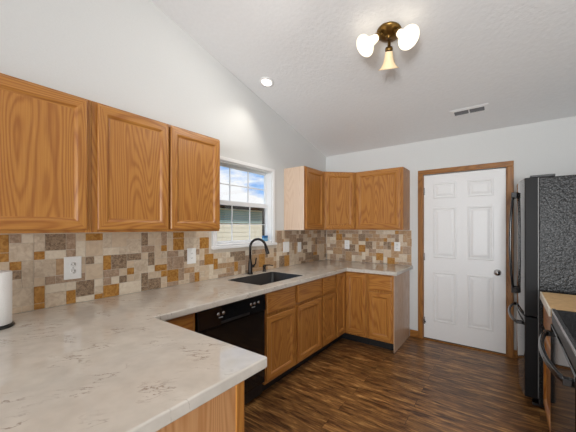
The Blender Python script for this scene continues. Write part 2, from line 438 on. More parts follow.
# baseboards
tag(MB().box((-.983, YB-.014, .001), (DX0-CW-.001, YB-.001, .088)).build('baseboard_back', cas_x, None, .004), kind='structure')
tag(MB().box((DX1+CW+.001, YB-.014, .001), (XR-.002, YB-.001, .088)).build('baseboard_back_right', cas_x, None, .004), kind='structure')

# ------------------------------------------------------------------ window
w1 = thing('window_1', (XL, (WY0+WY1)/2, WZ0), kind='structure')
cs = MB()
cs.box((XL+.001, WY0-.036, WZ0), (XL+.018, WY0, WZ1+.036)).box((XL+.001, WY1, WZ0), (XL+.018, WY1+.038, WZ1+.036)).box((XL+.001, WY0, WZ1), (XL+.018, WY1, WZ1+.036))
cs.build('window_casing', m_white, w1, .004)
MB().box((XL-.10, WY0+.002, WZ0+.001), (XL-.005, WY1-.002, WZ0+.02)).box((XL-.004, WY0-.055, WZ0-.028), (XL+.04, WY1+.055, WZ0+.001)).build('window_sill', m_white, w1, .006)
jl = MB()
jl.box((XL-.115, WY0+.001, WZ0+.02), (XL+.001, WY0+.012, WZ1-.001)).box((XL-.115, WY1-.012, WZ0+.02), (XL+.001, WY1-.001, WZ1-.001)).box((XL-.115, WY0+.012, WZ1-.012), (XL+.001, WY1-.012, WZ1-.001))
jl.build('jamb_liner', m_white, w1)
ZM = 1.632
def sash(name, x, z0, z1, zm, muns, rb, rt):
    fr = MB()
    y0, y1 = WY0+.013, WY1-.013; st = .022
    fr.box((x-.012, y0, z0), (x+.012, y0+st, z1)).box((x-.012, y1-st, z0), (x+.012, y1, z1))
    fr.box((x-.012, y0+st, z0), (x+.012, y1-st, z0+rb)).box((x-.012, y0+st, z1-rt), (x+.012, y1-st, z1))
    s = fr.build(name, m_vinyl, w1, .002)
    g = MB().box((x-.003, y0+st, z0+rb), (x+.003, y1-st, z1-rt)).build('window_glass', m_glass, s)
    mu = MB()
    for my in muns: mu.box((x-.005, my-.0042, z0+rb), (x+.005, my+.0042, z1-rt))
    mu.box((x-.0045, y0+st, zm-.0042), (x+.0045, y1-st, zm+.0042))
    mu.build('muntins', m_vinyl, s)
sc_ = MB()
sc_.box((XL-.108, WY0+.014, WZ0+.022), (XL-.102, WY0+.036, ZM)).box((XL-.108, WY1-.052, WZ0+.022), (XL-.102, WY1-.014, ZM)).box((XL-.108, WY0+.036, ZM-.055), (XL-.102, WY1-.052, ZM)).box((XL-.108, WY0+.036, WZ0+.022), (XL-.102, WY1-.052, WZ0+.03))
tag(sc_.build('screen_frame', m_dark, w1), 'dark insect screen frame')
sash('upper_sash', XL-.085, ZM-.02, WZ1-.013, 1.822, (2.06, 2.325), .045, .02)
sash('lower_sash', XL-.058, WZ0+.021, ZM+.02, 1.415, (2.065, 2.325), .022, .045)

# ------------------------------------------------------------------ cabinets
def door_panel(face, u0, u1, z0, z1, at, parent, name='cabinet_door', frame=.057, drawer=False, th=.024):
    """face 'x': front looks +x, u is y; face 'y': front looks -y, u is x; face '-x': front looks -x"""
    if face == 'x': o = (at, u0, z0); U = (0, u1-u0, 0); W = (1, 0, 0); mats = [oak_z, oak_y]
    elif face == '-x': o = (at, u0, z0); U = (0, u1-u0, 0); W = (-1, 0, 0); mats = [oak_z, oak_y]
    elif face == 'd':
        (xa, ya), (xb, yb) = u0, u1
        o = (xa, ya, z0); U = (xb-xa, yb-ya, 0); W = Vector((yb-ya, -(xb-xa), 0)).normalized(); mats = [oak_z, oak_x]
    else: o = (u0, at, z0); U = (u1-u0, 0, 0); W = (0, -1, 0); mats = [oak_z, oak_x]
    V = (0, 0, z1-z0)
    if drawer:
        rings = [(.009, .0005), (.008, .008), (0, .012), (0, th-.006), (.004, th-.002), (.012, th)]
        return MB().sheet(o, U, V, W, rings, (1, 1), 1).build('drawer_front', mats, parent)
    rings = [(.009, .0005), (.008, .008), (0, .012), (0, th-.005), (.004, th-.001), (.009, th), (frame-.010, th), (frame-.003, th-.004), (frame+.004, th-.011), (frame+.010, th-.012)]
    return MB().sheet(o, U, V, W, rings, (0, 1), 0).build(name, mats, parent)

ZU0, ZU1 = 1.352, 2.108      # wall cabinets
FX = -1.905                  # front of the left wall cabinets' face frame
def wall_cab_left(y0, y1, doors, label, end=True):
    t = thing('wall_cabinet', (XL, (y0+y1)/2, ZU0), label, 'cabinet')
    MB().box((XL+.002, y0, ZU0+.012), (FX-.019, y1, ZU1-.002)).build('cabinet_body', oak_z if not end else [oak_z], t)
    fr = MB()
    us = sorted([y0] + [v for d in doors for v in d] + [y1])
    # face frame: stiles and rails
    ds = sorted(doors)
    edges = [(y0, ds[0][0]+.012)] + [(ds[i][1]-.012, ds[i+1][0]+.012) for i in range(len(ds)-1)] + [(ds[-1][1]-.012, y1)]
    for a, b in edges: fr.box((FX-.018, a, ZU0), (FX, b, ZU1), 0)
    for (_, a), (b, _) in zip(edges[:-1], edges[1:]):
        fr.box((FX-.018, a, ZU0), (FX, b, ZU0+.036), 1).box((FX-.018, a, ZU1-.036), (FX, b, ZU1), 1)
    fr.build('face_frame', [oak_z, oak_y], t)
    for a, b in ds: door_panel('x', a, b, ZU0+.016, ZU1-.014, FX, t)
    return t
wall_cab_left(.668, 1.600, [(.694, 1.136), (1.152, 1.590)], 'oak double-door wall cabinet on the left wall, next to the window')
wall_cab_left(-.262, .666, [(-.236, .195), (.211, .643)], 'oak wall cabinet on the left wall, cut off by the left edge of the photo')
# corner group
wc = thing('wall_cabinet', (XL, 3.09, ZU0), 'narrow oak wall cabinet right of the window with its pale side panel showing', 'cabinet')
MB().box((XL+.002, 2.872, ZU0), (FX-.019, 3.306, ZU1-.002)).build('cabinet_body', oak_z, wc)
tag(MB().box((XL+.002, 2.866, ZU0), (FX-.001, 2.8715, ZU1)).build('side_panel', side_glare, wc), 'pale smooth oak side panel with window glare in its colour')
fr = MB().box((FX-.018, 2.872, ZU0), (FX, 2.905, ZU1), 0).box((FX-.018, 3.275, ZU0), (FX, 3.306, ZU1), 0)
fr.box((FX-.018, 2.905, ZU0), (FX, 3.275, ZU0+.036), 1).box((FX-.018, 2.905, ZU1-.036), (FX, 3.275, ZU1), 1)
fr.build('face_frame', [oak_z, oak_y], wc)
door_panel('x', 2.884, 3.292, ZU0+.016, ZU1-.014, FX, wc)
# diagonal corner cabinet
wc = thing('corner_wall_cabinet', (-2.05, 3.76, ZU0), 'diagonal oak wall cabinet fitted into the corner', 'cabinet')
A = (FX, 3.308); B = (-1.594, 3.618)
foot = [(XL+.002, 3.308), (FX, 3.308), (-1.594, 3.618), (-1.594, YB-.002), (XL+.002, YB-.002)]
MB().loops([[(x, y, z) for x, y in foot] for z in (ZU0, ZU1)], smooth=False).build('cabinet_body', oak_z, wc)
dv = Vector((B[0]-A[0], B[1]-A[1])).normalized()
door_panel('d', (A[0]+dv.x*.026, A[1]+dv.y*.026), (B[0]-dv.x*.026, B[1]-dv.y*.026), ZU0+.016, ZU1-.014, 0, wc)
# back wall cabinet
FY = 3.618
wc = thing('wall_cabinet', (-1.29, YB, ZU0), 'oak wall cabinet on the back wall, nearest the white door', 'cabinet')
MB().box((-1.592, FY+.019, ZU0), (-.992, YB-.002, ZU1-.002)).build('cabinet_body', oak_z, wc)
MB().box((-.9915, FY+.001, ZU0), (-.986, YB-.002, ZU1)).build('side_panel', oak_z, wc)
fr = MB().box((-1.592, FY, ZU0), (-1.555, FY+.018, ZU1), 0).box((-1.03, FY, ZU0), (-.992, FY+.018, ZU1), 0)
fr.box((-1.555, FY, ZU0), (-1.03, FY+.018, ZU0+.036), 1).box((-1.555, FY, ZU1-.036), (-1.03, FY+.018, ZU1), 1)
fr.build('face_frame', [oak_z, oak_x], wc)
door_panel('y', -1.574, -1.018, ZU0+.016, ZU1-.014, FY, wc)

# base cabinets --------------------------------------------------------
BX, BY = -1.575, 3.268       # front planes of face frames
ZB0, ZB1 = .10, .858
DZ = (.676, .846); PZ = (.122, .648); FZ = (.122, .846)
def base_left(name, y0, y1, doors, drawers, label, full=()):
    t = thing(name, (XL+.3, (y0+y1)/2, 0), label, 'cabinet')
    if name == 'sink_base_cabinet':      # open above for the bowl
        b = MB().box((XL+.002, y0, ZB0), (BX-.019, y1, .60)).box((XL+.002, y0, .6), (BX-.019, y0+.016, ZB1)).box((XL+.002, y1-.016, .6), (BX-.019, y1, ZB1))
    else: b = MB().box((XL+.002, y0, ZB0), (BX-.019, y1, ZB1))
    b.build('cabinet_body', oak_z, t)
    MB().box((XL+.1, y0, .001), (BX-.07, y1, ZB0-.001)).build('toe_kick', m_toe, t)
    fr = MB().box((BX-.018, y0, ZB0), (BX, y1, ZB1), 0)
    fr.build('face_frame', [oak_z, oak_y], t)
    for a, b in doors: door_panel('x', a, b, PZ[0], PZ[1], BX, t)
    for a, b in drawers: door_panel('x', a, b, DZ[0], DZ[1], BX, t, drawer=True)
    for a, b in full: door_panel('x', a, b, FZ[0], FZ[1], BX, t)
    return t
base_left('base_cabinet', .80, 1.128, [(.83, 1.105)], [(.83, 1.105)], 'oak base cabinet left of the black dishwasher, mostly hidden by the peninsula')
base_left('sink_base_cabinet', 1.79, 2.692, [(1.800, 2.192), (2.240, 2.672)], [(1.800, 2.192), (2.240, 2.672)], 'wide two-door oak base cabinet under the black sink')
base_left('base_cabinet', 2.694, 3.008, [(2.714, 2.986)], [(2.714, 2.986)], 'narrow oak base cabinet with one drawer, right of the sink cabinet')
t = thing('corner_base_cabinet', (-1.85, 3.6, 0), 'oak corner base cabinet with two tall drawerless door leaves meeting at the inner corner', 'cabinet')
MB().loops([[(x, y, z) for x, y in ((XL+.002, 3.010), (BX, 3.010), (BX, BY), (-1.287, BY), (-1.287, YB-.002), (XL+.002, YB-.002))] for z in (ZB0, ZB1)], smooth=False).build('cabinet_body', oak_z, t)
MB().loops([[(x, y, z) for x, y in ((XL+.1, 3.010), (BX-.07, 3.010), (BX-.07, BY+.07), (-1.287, BY+.07), (-1.287, YB-.1), (XL+.1, YB-.1))] for z in (.001, ZB0-.001)], smooth=False).build('toe_kick', m_toe, t)
door_panel('x', 3.030, 3.247, FZ[0], FZ[1], BX, t)
door_panel('y', -1.552, -1.302, FZ[0], FZ[1], BY, t)
t = thing('base_cabinet', (-1.135, 3.6, 0), 'oak base cabinet at the end of the back run, nearest the white door', 'cabinet')
MB().box((-1.285, BY+.019, ZB0), (-.992, YB-.002, ZB1)).build('cabinet_body', oak_z, t)
MB().box((-1.285, BY, ZB0), (-.992, BY+.018, ZB1)).build('face_frame', oak_z, t)
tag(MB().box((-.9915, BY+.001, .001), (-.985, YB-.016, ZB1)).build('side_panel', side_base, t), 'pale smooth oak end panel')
MB().box((-1.285, BY+.07, .001), (-.993, YB-.1, ZB0-.001)).build('toe_kick', m_toe, t)
door_panel('y', -1.270, -1.006, PZ[0], PZ[1], BY, t)
door_panel('y', -1.270, -1.006, DZ[0], DZ[1], BY, t, drawer=True)

# peninsula base
t = thing('peninsula_cabinet', (-1.3, .4, 0), 'oak peninsula base with a pale end panel under the counter in the foreground', 'cabinet')
MB().box((BX+.03, .07, ZB0), (-.752, .715, ZB1)).build('cabinet_body', oak_z, t)
MB().box((BX+.03, .1, .001), (-.79, .65, ZB0-.001)).build('toe_kick', m_toe, t)
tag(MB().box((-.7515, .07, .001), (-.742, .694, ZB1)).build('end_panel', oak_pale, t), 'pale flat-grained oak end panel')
MB().box((-.7515, .6945, .001), (-.738, .733, ZB1)).build('corner_stile', oak_z, t, .002)

# countertop: U shape with a sink hole ---------------------------------
SKX0, SKX1, SKY0, SKY1 = -2.062, -1.640, 1.815, 2.470
CT0, CT1 = .8595, .90
CFX, CFY, CEX, PNX, PNY0, PNY1 = -1.520, 3.215, -.945, -.712, -.10, .828
xs = sorted({XL+.002, SKX0, SKX1, CFX, CEX, PNX}); ys = sorted({PNY0, PNY1, SKY0, SKY1, CFY, YB-.002})
def inside(x, y):
    if SKX0 < x < SKX1 and SKY0 < y < SKY1: return False
    if x < CFX: return True
    if y > CFY and x < CEX: return True
    if y < PNY1 and x < PNX: return True
    return False
cb = MB(); vmap = {}
def gv(x, y, z):
    k = (round(x, 5), round(y, 5), round(z, 5))
    if k not in vmap: vmap[k] = cb.bm.verts.new((x, y, z))
    return vmap[k]
cells = set()
for i in range(len(xs)-1):
    for j in range(len(ys)-1):
        if inside((xs[i]+xs[i+1])/2, (ys[j]+ys[j+1])/2): cells.add((i, j))
for i, j in cells:
    x0, x1, y0, y1 = xs[i], xs[i+1], ys[j], ys[j+1]
    cb.bm.faces.new([gv(x0,y0,CT1), gv(x1,y0,CT1), gv(x1,y1,CT1), gv(x0,y1,CT1)])
    cb.bm.faces.new([gv(x0,y1,CT0), gv(x1,y1,CT0), gv(x1,y0,CT0), gv(x0,y0,CT0)])
    for (di, dj, a, b) in ((-1,0,(x0,y1),(x0,y0)), (1,0,(x1,y0),(x1,y1)), (0,-1,(x0,y0),(x1,y0)), (0,1,(x1,y1),(x0,y1))):
        if (i+di, j+dj) not in cells:
            cb.bm.faces.new([gv(*a,CT0), gv(*b,CT0), gv(*b,CT1), gv(*a,CT1)])
# rounded vertical corners
ve = [e for e in cb.bm.edges if abs(e.verts[0].co.z-e.verts[1].co.z) > .01 and len(e.link_faces) == 2 and e.calc_face_angle(0) > .5]
def near(e, x, y): return abs(e.verts[0].co.x-x) < 1e-3 and abs(e.verts[0].co.y-y) < 1e-3
rnd = [e for e in ve if any(near(e, x, y) for x in (SKX0, SKX1) for y in (SKY0, SKY1)) or near(e, PNX, PNY1) or near(e, CEX, CFY) or near(e, PNX, PNY0)]
bmesh.ops.bevel(cb.bm, geom=rnd, offset=.022, segments=4, affect='EDGES', profile=.5)
ct = cb.build('countertop', m_quartz, None, .006, 3)
tag(ct, 'pale veined quartz countertop running along both walls and the peninsula', 'countertop')

# sink ------------------------------------------------------------------
t = thing('kitchen_sink', ((SKX0+SKX1)/2, (SKY0+SKY1)/2, .68), 'black single-bowl sink set in the counter below the window', 'sink')
def rrect(x0, x1, y0, y1, r, z, n=5):
    pts = []
    for cx, cy, a0 in ((x1-r, y1-r, 0), (x0+r, y1-r, 90), (x0+r, y0+r, 180), (x1-r, y0+r, 270)):
        for k in range(n+1):
            a = math.radians(a0+90*k/n); pts.append((cx+r*math.cos(a), cy+r*math.sin(a), z))
    return pts
e = .004
sk = MB()
R = []
R.append(rrect(SKX0+.0012, SKX1-.0012, SKY0+.0012, SKY1-.0012, .0215, .8985))
R.append(rrect(SKX0+.005, SKX1-.005, SKY0+.005, SKY1-.005, .024, .8985))
R.append(rrect(SKX0+.012, SKX1-.012, SKY0+.012, SKY1-.012, .04, .70))
R.append(rrect(SKX0+.03, SKX1-.03, SKY0+.03, SKY1-.03, .05, .684))
R.append(rrect(SKX0+.03, SKX1-.03, SKY0+.03, SKY1-.03, .05, .676))
R.append(rrect(SKX0+.006, SKX1-.006, SKY0+.006, SKY1-.006, .05, .69))
R.append(rrect(SKX0+.0013, SKX1-.0013, SKY0+.0013, SKY1-.0013, .0215, .85))
# inner skin then outer skin, closed into a thin bowl
sk.loops(R[:4], 0, True, False, True); sk.loops([R[0], R[6], R[5], R[4]], 0, True, False, True)
sk.build('sink_bowl', m_sink, t)
MB().lathe((-1.86, 2.15, .6845), (0, 0, 1), [(.045, 0), (.045, .002), (.036, .003), (.03, .0012), (.0, .0015)], 24).build('drain', m_chrome, t)
# faucet
fx, fy = -2.128, 2.195
t = thing('faucet', (fx, fy, CT1), 'dark bronze gooseneck faucet behind the sink', 'faucet')
MB().lathe((fx, fy, CT1+.0005), (0, 0, 1), [(.030, 0), (.030, .006), (.024, .012), (.022, .02), (.022, .10), (.019, .125), (.013, .15), (.0125, .16)], 24).build('body', m_bronze, t)
pts = [(fx, fy, CT1+.15), (fx, fy, CT1+.27)]
R_ = .088
for k in range(1, 17):
    a = math.pi - math.pi*.93*k/16
    pts.append((fx + R_ + R_*math.cos(a), fy + .25*(R_ + R_*math.cos(a)), CT1+.275 + R_*math.sin(a)))
MB().tube(pts, .0125, 14).build('spout', m_bronze, t)
p = Vector(pts[-1]); dr = (Vector(pts[-1])-Vector(pts[-2])).normalized()
MB().lathe(p, dr, [(.0135, 0), (.016, .01), (.019, .075), (.017, .085), (.0, .086)], 18).build('spray_head', m_bronze, t)
MB().tube([(fx, fy+.018, CT1+.075), (fx+.004, fy+.045, CT1+.078)], .013, 12).tube([(fx+.004, fy+.045, CT1+.08), (fx+.016, fy+.062, CT1+.105), (fx+.02, fy+.072, CT1+.165)], [.010, .007, .006], 10).build('lever', m_bronze, t)
sx, sy = -2.128, 2.415
t = thing('soap_dispenser', (sx, sy, CT1), 'short dark bronze soap dispenser pump right of the faucet', 'soap dispenser')
MB().lathe((sx, sy, CT1+.0005), (0, 0, 1), [(.022, 0), (.022, .005), (.016, .01), (.016, .045), (.019, .048), (.019, .062), (.008, .068), (.007, .075), (0, .076)], 20).build('pump_body', m_bronze, t)
MB().tube([(sx, sy, CT1+.068), (sx+.045, sy+.03, CT1+.072), (sx+.085, sy+.05, CT1+.064)], [.006, .005, .0045], 10).build('nozzle', m_bronze, t)

# dishwasher --------------------------------------------------------------
DY0, DY1 = 1.134, 1.784
t = thing('dishwasher', (-1.85, 1.46, 0), 'black built-in dishwasher between the oak base cabinets', 'dishwasher')
MB().box((XL+.02, DY0, .03), (BX-.02, DY1, .856)).build('tub_casing', m_blacksat, t)
MB().box((BX-.019, DY0+.002, .135), (BX+.012, DY1-.002, .715)).build('door_panel', m_black, t, .004)
cpn = MB().loops([[(BX-.019, y, .72), (BX+.022, y, .72), (BX+.014, y, .842), (BX-.019, y, .842)] for y in (DY0+.002, DY1-.002)], smooth=False).build('control_panel', m_black, t, .003)
MB().box((BX+.0205, DY0+.19, .726), (BX+.026, DY1-.19, .744)).build('handle_grip', m_blacksat, cpn, .003)
for yy in (1.30, 1.345, 1.615, 1.655, 1.70):
    MB().lathe((BX+.0165, yy, .795), (1, 0, .06), [(.012, 0), (.012, .004), (.0, .0045)], 16).build('control_button', m_steel, cpn)
for yy in (1.32, 1.64):
    MB().box((BX+.0195, yy-.018, .768), (BX+.0205, yy+.018, .774)).build('indicator_mark', m_grey, cpn)
MB().box((BX-.06, DY0+.004, .012), (BX-.05, DY1-.004, .128)).build('kick_plate', m_blacksat, t)

# ------------------------------------------------------------------ backsplash tiles
def pack(nu, nv, blocked, fixed, rng, wts):
    g = [[None]*nv for _ in range(nu)]; out = []
    for i in range(nu):
        for j in range(nv):
            if blocked(i, j): g[i][j] = 'x'
    def free(i, j, w, h):
        return i >= 0 and j >= 0 and i+w <= nu and j+h <= nv and all(g[a][b] is None for a in range(i, i+w) for b in range(j, j+h))
    def put(i, j, w, h, k):
        for a in range(i, i+w):
            for b in range(j, j+h): g[a][b] = k
        out.append((i, j, w, h, k))
    for (i, j, w, h, k) in fixed:
        if free(i, j, w, h): put(i, j, w, h, k)
    shapes = [(2, 2), (2, 1), (1, 2), (1, 1), (3, 2), (2, 3), (1, 1), (2, 1), (1, 2)]
    for i in range(nu):
        for j in range(nv):
            if g[i][j] is not None: continue
            sh = shapes[:]; rng.shuffle(sh)
            for w, h in sh + [(1, 1)]:
                if free(i, j, w, h):
                    put(i, j, w, h, rng.choices(list(wts), list(wts.values()))[0]); break
    return out
def tiles_mesh(mb, tl, P, pitch, ulim):
    """P(u, v, d) -> world point; u, v in metres from the grid origin"""
    gap = .0014
    for (i, j, w, h, k) in tl:
        u0, u1, v0, v1 = i*pitch+gap, (i+w)*pitch-gap, j*HZ+gap, (j+h)*HZ-gap
        u0 = max(u0, ulim[0]); u1 = min(u1, ulim[1]); v0 = max(v0, CT1+.002-ZG); v1 = min(v1, ZU0-.004-ZG)
        if u1-u0 < .008 or v1-v0 < .008: continue
        m = TKEYS.index(k); c = .0012
        r0 = [P(u0, v0, .004), P(u1, v0, .004), P(u1, v1, .004), P(u0, v1, .004)]
        r1 = [P(u0, v0, .0068), P(u1, v0, .0068), P(u1, v1, .0068), P(u0, v1, .0068)]
        r2 = [P(u0+c, v0+c, .008), P(u1-c, v0+c, .008), P(u1-c, v1-c, .008), P(u0+c, v1-c, .008)]
        mb.loops([r0, r1, r2], m, False, False, True)
# fixed tiles measured on the wall: (along, up) boxes in metres -> grid cells
FIXED_LEFT = [(9, 7, 1, 2, 'G'), (10, 8, 1, 1, 'T'), (11, 8, 1, 1, 'L'), (10, 6, 2, 2, 'B'), (13, 7, 2, 2, 'D'), (12, 7, 1, 2, 'B'), (12, 6, 1, 1, 'G'), (13, 6, 2, 1, 'L'), (15, 7, 1, 2, 'T'), (15, 6, 1, 1, 'T'), (16, 6, 1, 2, 'L'), (17, 8, 2, 1, 'G'), (17, 5, 1, 1, 'D'), (10, 4, 1, 1, 'D'), (14, 4, 1, 2, 'N'), (9, 6, 1, 1, 'G'), (12, 1, 1, 2, 'G'), (13, 2, 2, 1, 'L'), (10, 1, 2, 2, 'B'), (10, 1, 2, 1, 'T'), (15, 0, 1, 2, 'G'), (16, 1, 2, 2, 'D'), (16, 0, 2, 1, 'L'), (18, 0, 1, 1, 'G'), (14, 3, 3, 1, 'T'), (13, 3, 1, 1, 'T'), (17, 3, 2, 2, 'B2'), (13, 0, 2, 2, 'B'), (11, 3, 1, 3, 'B'), (12, 4, 2, 2, 'B'), (17, 6, 2, 2, 'B2'), (15, 2, 1, 1, 'L'), (24, 7, 1, 2, 'D'), (27, 7, 1, 2, 'T'), (29, 6, 2, 2, 'G'), (27, 6, 1, 1, 'G'), (19, 4, 1, 2, 'G'), (20, 4, 2, 2, 'D'), (22, 5, 2, 1, 'D'), (25, 4, 1, 2, 'D'), (28, 5, 2, 1, 'T'), (28, 3, 1, 2, 'T'), (22, 3, 1, 1, 'G'), (26, 3, 2, 1, 'G'), (21, 2, 1, 1, 'D'), (24, 1, 1, 2, 'D'), (27, 2, 1, 1, 'G'), (28, 1, 2, 2, 'G'), (19, 0, 2, 2, 'G'), (25, 0, 2, 2, 'D'), (28, 0, 2, 1, 'T'), (31, 2, 2, 1, 'N'), (33, 0, 1, 2, 'G'), (34, 6, 2, 2, 'G'), (35, 3, 2, 2, 'G'), (34, 3, 1, 1, 'T'), (37, 2, 1, 2, 'G'), (36, 1, 1, 2, 'L'), (31, 4, 1, 2, 'D'), (29, 3, 2, 2, 'T'), (19, 7, 1, 2, 'B'), (20, 7, 2, 2, 'B2'), (22, 6, 2, 2, 'B'), (21, 0, 3, 2, 'L'), (23, 3, 2, 2, 'B'), (38, 4, 2, 2, 'D'), (37, 2, 1, 3, 'G'), (38, 2, 2, 1, 'N'), (43, 4, 1, 2, 'T'), (42, 1, 1, 2, 'G'), (58, 0, 2, 3, 'G'), (54, 3, 1, 1, 'N'), (51, 1, 3, 2, 'N')]
FIXED_BACK = [(11, 6, 2, 2, 'D'), (4, 6, 2, 2, 'G'), (6, 6, 3, 1, 'N'), (11, 3, 2, 2, 'G'), (19, 4, 1, 2, 'D'), (21, 6, 1, 1, 'D'), (8, 3, 2, 1, 'D'), (7, 0, 2, 3, 'N'), (2, 0, 2, 2, 'T'), (1, 2, 2, 1, 'L'), (9, 0, 1, 2, 'L'), (12, 1, 1, 2, 'L'), (15, 0, 1, 2, 'L'), (16, 1, 2, 2, 'G'), (13, 0, 2, 2, 'T'), (19, 0, 2, 2, 'G'), (22, 0, 2, 1, 'T'), (23, 3, 2, 2, 'T'), (18, 6, 1, 1, 'G'), (14, 3, 2, 1, 'T'), (16, 4, 1, 1, 'N'), (18, 0, 1, 2, 'L'), (22, 6, 1, 2, 'L'), (22, 1, 2, 2, 'B'), (24, 1, 1, 2, 'N')]
rng = random.Random(11)
Y0 = -.148; UL = .052; UB = .0505; HZ = .051; ZG = .885; NV = 9
z0 = CT1+.001; z1 = ZU0-.004
nL = math.ceil((YB-.012-Y0)/UL)
def PL(u, v, d): return (XL+d, Y0+u, ZG+v)
def blk(i, j):
    ya, yb = Y0+i*UL, Y0+(i+1)*UL; zt = ZG+(j+1)*HZ
    return yb > WY0-.057 and ya < WY1+.057 and zt > WZ0-.027
near_w = {'B': 34, 'B2': 30, 'L': 18, 'T': 10, 'D': 4, 'G': 3, 'N': 3}
far_w = {'B': 14, 'B2': 14, 'L': 6, 'T': 22, 'D': 14, 'G': 6, 'N': 26}
tl = pack(nL, NV, blk, FIXED_LEFT, rng, near_w)
tl = [(i, j, w, h, (rng.choices(list(far_w), list(far_w.values()))[0] if (Y0+i*UL > 1.9 and (i, j, w, h, k) not in FIXED_LEFT) else k)) for (i, j, w, h, k) in tl]
bs = MB()
bs.box((XL+.001, Y0, z0), (XL+.005, WY0-.057, z1)).box((XL+.001, WY1+.057, z0), (XL+.005, YB-.011, z1)).box((XL+.001, WY0-.057, z0), (XL+.005, WY1+.057, WZ0-.0285))
tiles_mesh(bs, tl, PL, UL, (0, YB-.012-Y0))
tag(bs.build('tile_backsplash', [TILE[k] for k in TKEYS]), 'mosaic stone tile backsplash on the left wall, under the window and its cabinets', 'backsplash')
X0 = -2.231; nB = math.ceil((-.962-X0)/UB)
def PB(u, v, d): return (X0+u, YB-d, ZG+v)
tl = pack(nB, NV, lambda i, j: False, FIXED_BACK, rng, far_w)
bs = MB(); bs.box((XL+.01, YB-.005, z0), (-.962, YB-.001, z1)); tiles_mesh(bs, tl, PB, UB, (XL+.0105-X0, -.963-X0))
tag(bs.build('tile_backsplash', [TILE[k] for k in TKEYS]), 'mosaic stone tile backsplash on the short back wall, beside the white door', 'backsplash')

# ------------------------------------------------------------------ outlets and switches
def plate(kind, wall, u, z, w, h, name, label, cat):
    if wall == 'left': f = lambda a, b, d: (XL+.0085+d, u+a, z+b); W = (1, 0, 0); loc = (XL+.0085, u, z-h/2)
    else: f = lambda a, b, d: (u+a, YB-.0085-d, z+b); W = (0, -1, 0); loc = (u, YB-.0085, z-h/2)
    t = thing(name, loc, label, cat)
    def bx(a0, a1, b0, b1, d0, d1): return MB().box(f(a0, b0, d0), f(a1, b1, d1))
    bx(-w/2, w/2, -h/2, h/2, 0, .006).build('cover_plate', m_plate, t, .003)
    if kind == 'duplex':
        for s in (-.021, .021):
            r = MB().lathe(f(0, s, .006), W, [(.0165, 0), (.0165, .0015), (.0, .0016)], 20).build('receptacle', m_plate, t)
            MB().box(f(-.008, s-.003, .0073), f(-.0055, s+.006, .0082)).box(f(.0055, s-.003, .0073), f(.008, s+.006, .0082)).box(f(-.002, s-.010, .0073), f(.002, s-.0065, .0082)).build('slots', m_dark, r)
        MB().lathe(f(0, 0, .006), W, [(.003, 0), (.003, .001), (0, .0012)], 10).build('screw', m_steel, t)
    elif kind == 'decora':
        r = bx(-.0165, .0165, -.033, .033, .006, .008).build('receptacle', m_plate, t, .001)
        for s in (-.020, .020):
            MB().box(f(-.008, s-.003, .0078), f(-.0055, s+.006, .0086)).box(f(.0055, s-.003, .0078), f(.008, s+.006, .0086)).build('slots', m_dark, r)
    else:
        for c_ in ((-.023, .023) if kind == 'double' else (0,)):
            MB().loops([[f(c_-.0165, -.033, .006), f(c_+.0165, -.033, .006), f(c_+.0165, .033, .006), f(c_-.0165, .033, .006)],
                        [f(c_-.0155, -.032, .007), f(c_+.0155, -.032, .007), f(c_+.0155, .032, .011), f(c_-.0155, .032, .011)]], smooth=False).build('rocker', m_plate, t)
    return t
plate('duplex', 'left', .666, 1.127, .094, .142, 'wall_outlet', 'white duplex outlet on the left backsplash, nearest the paper towel roll', 'outlet')
plate('decora', 'left', 1.535, 1.135, .088, .136, 'wall_outlet', 'white outlet on the left backsplash under the right end of the cabinets beside the window', 'outlet')
plate('double', 'left', 2.895, 1.14, .128, .13, 'light_switch', 'wide white double switch plate just right of the window', 'switch')
plate('single', 'left', 3.19, 1.125, .08, .13, 'light_switch', 'narrow white switch plate between the double switch and the corner', 'switch')
plate('decora', 'back', -1.85, 1.136, .075, .128, 'wall_outlet', 'white outlet on the back wall tiles, nearest the corner', 'outlet')
plate('duplex', 'back', -1.14, 1.134, .078, .118, 'wall_outlet', 'white outlet on the back wall tiles, nearest the white door', 'outlet')

# ------------------------------------------------------------------ things on the counter and sill
tx, ty = -1.969, .276
t = thing('paper_towel_holder', (tx, ty, CT1), 'black upright paper towel holder base at the left edge of the counter', 'paper towel holder')
MB().lathe((tx, ty, CT1+.0005), (0, 0, 1), [(.076, 0), (.078, .004), (.076, .010), (.02, .014)], 40).build('base', m_blacksat, t)
MB().tube([(tx, ty, CT1+.013), (tx, ty, CT1+.272)], .007, 12).build('post', m_blacksat, t)
m_paper = plain('paper', lin(240, 238, 236), .9, 0, .3, 200, .01)
rl = MB(); n = 40
rl.loops([[(tx+r*math.cos(2*math.pi*k/n), ty+r*math.sin(2*math.pi*k/n), z) for k in range(n)] for r, z in ((.02, CT1+.0155), (.066, CT1+.0155), (.068, CT1+.018), (.068, CT1+.264), (.066, CT1+.267), (.02, CT1+.267))], closed=True)
r_ = rl.build('paper_towel_roll', m_paper)
tag(r_, 'white paper towel roll standing on its holder at the left edge', 'paper towels')
m_blue = plain('blue_sponge', lin(40, 108, 168), .6, 0, .3, 120, .1)
m_bluel = plain('pale_blue_pad', lin(120, 176, 214), .7, 0, .3, 160, .1)
t = thing('sponge', (XL-.02, 2.535, WZ0+.02), 'small blue scrub sponge standing on the window sill at its right end', 'sponge')
MB().box((XL-.034, 2.50, WZ0+.0205), (XL-.004, 2.57, WZ0+.058)).build('foam', m_bluel, t, .004)
MB().box((XL-.034, 2.50, WZ0+.0585), (XL-.004, 2.57, WZ0+.084)).build('scrub_pad', m_blue, t, .003)

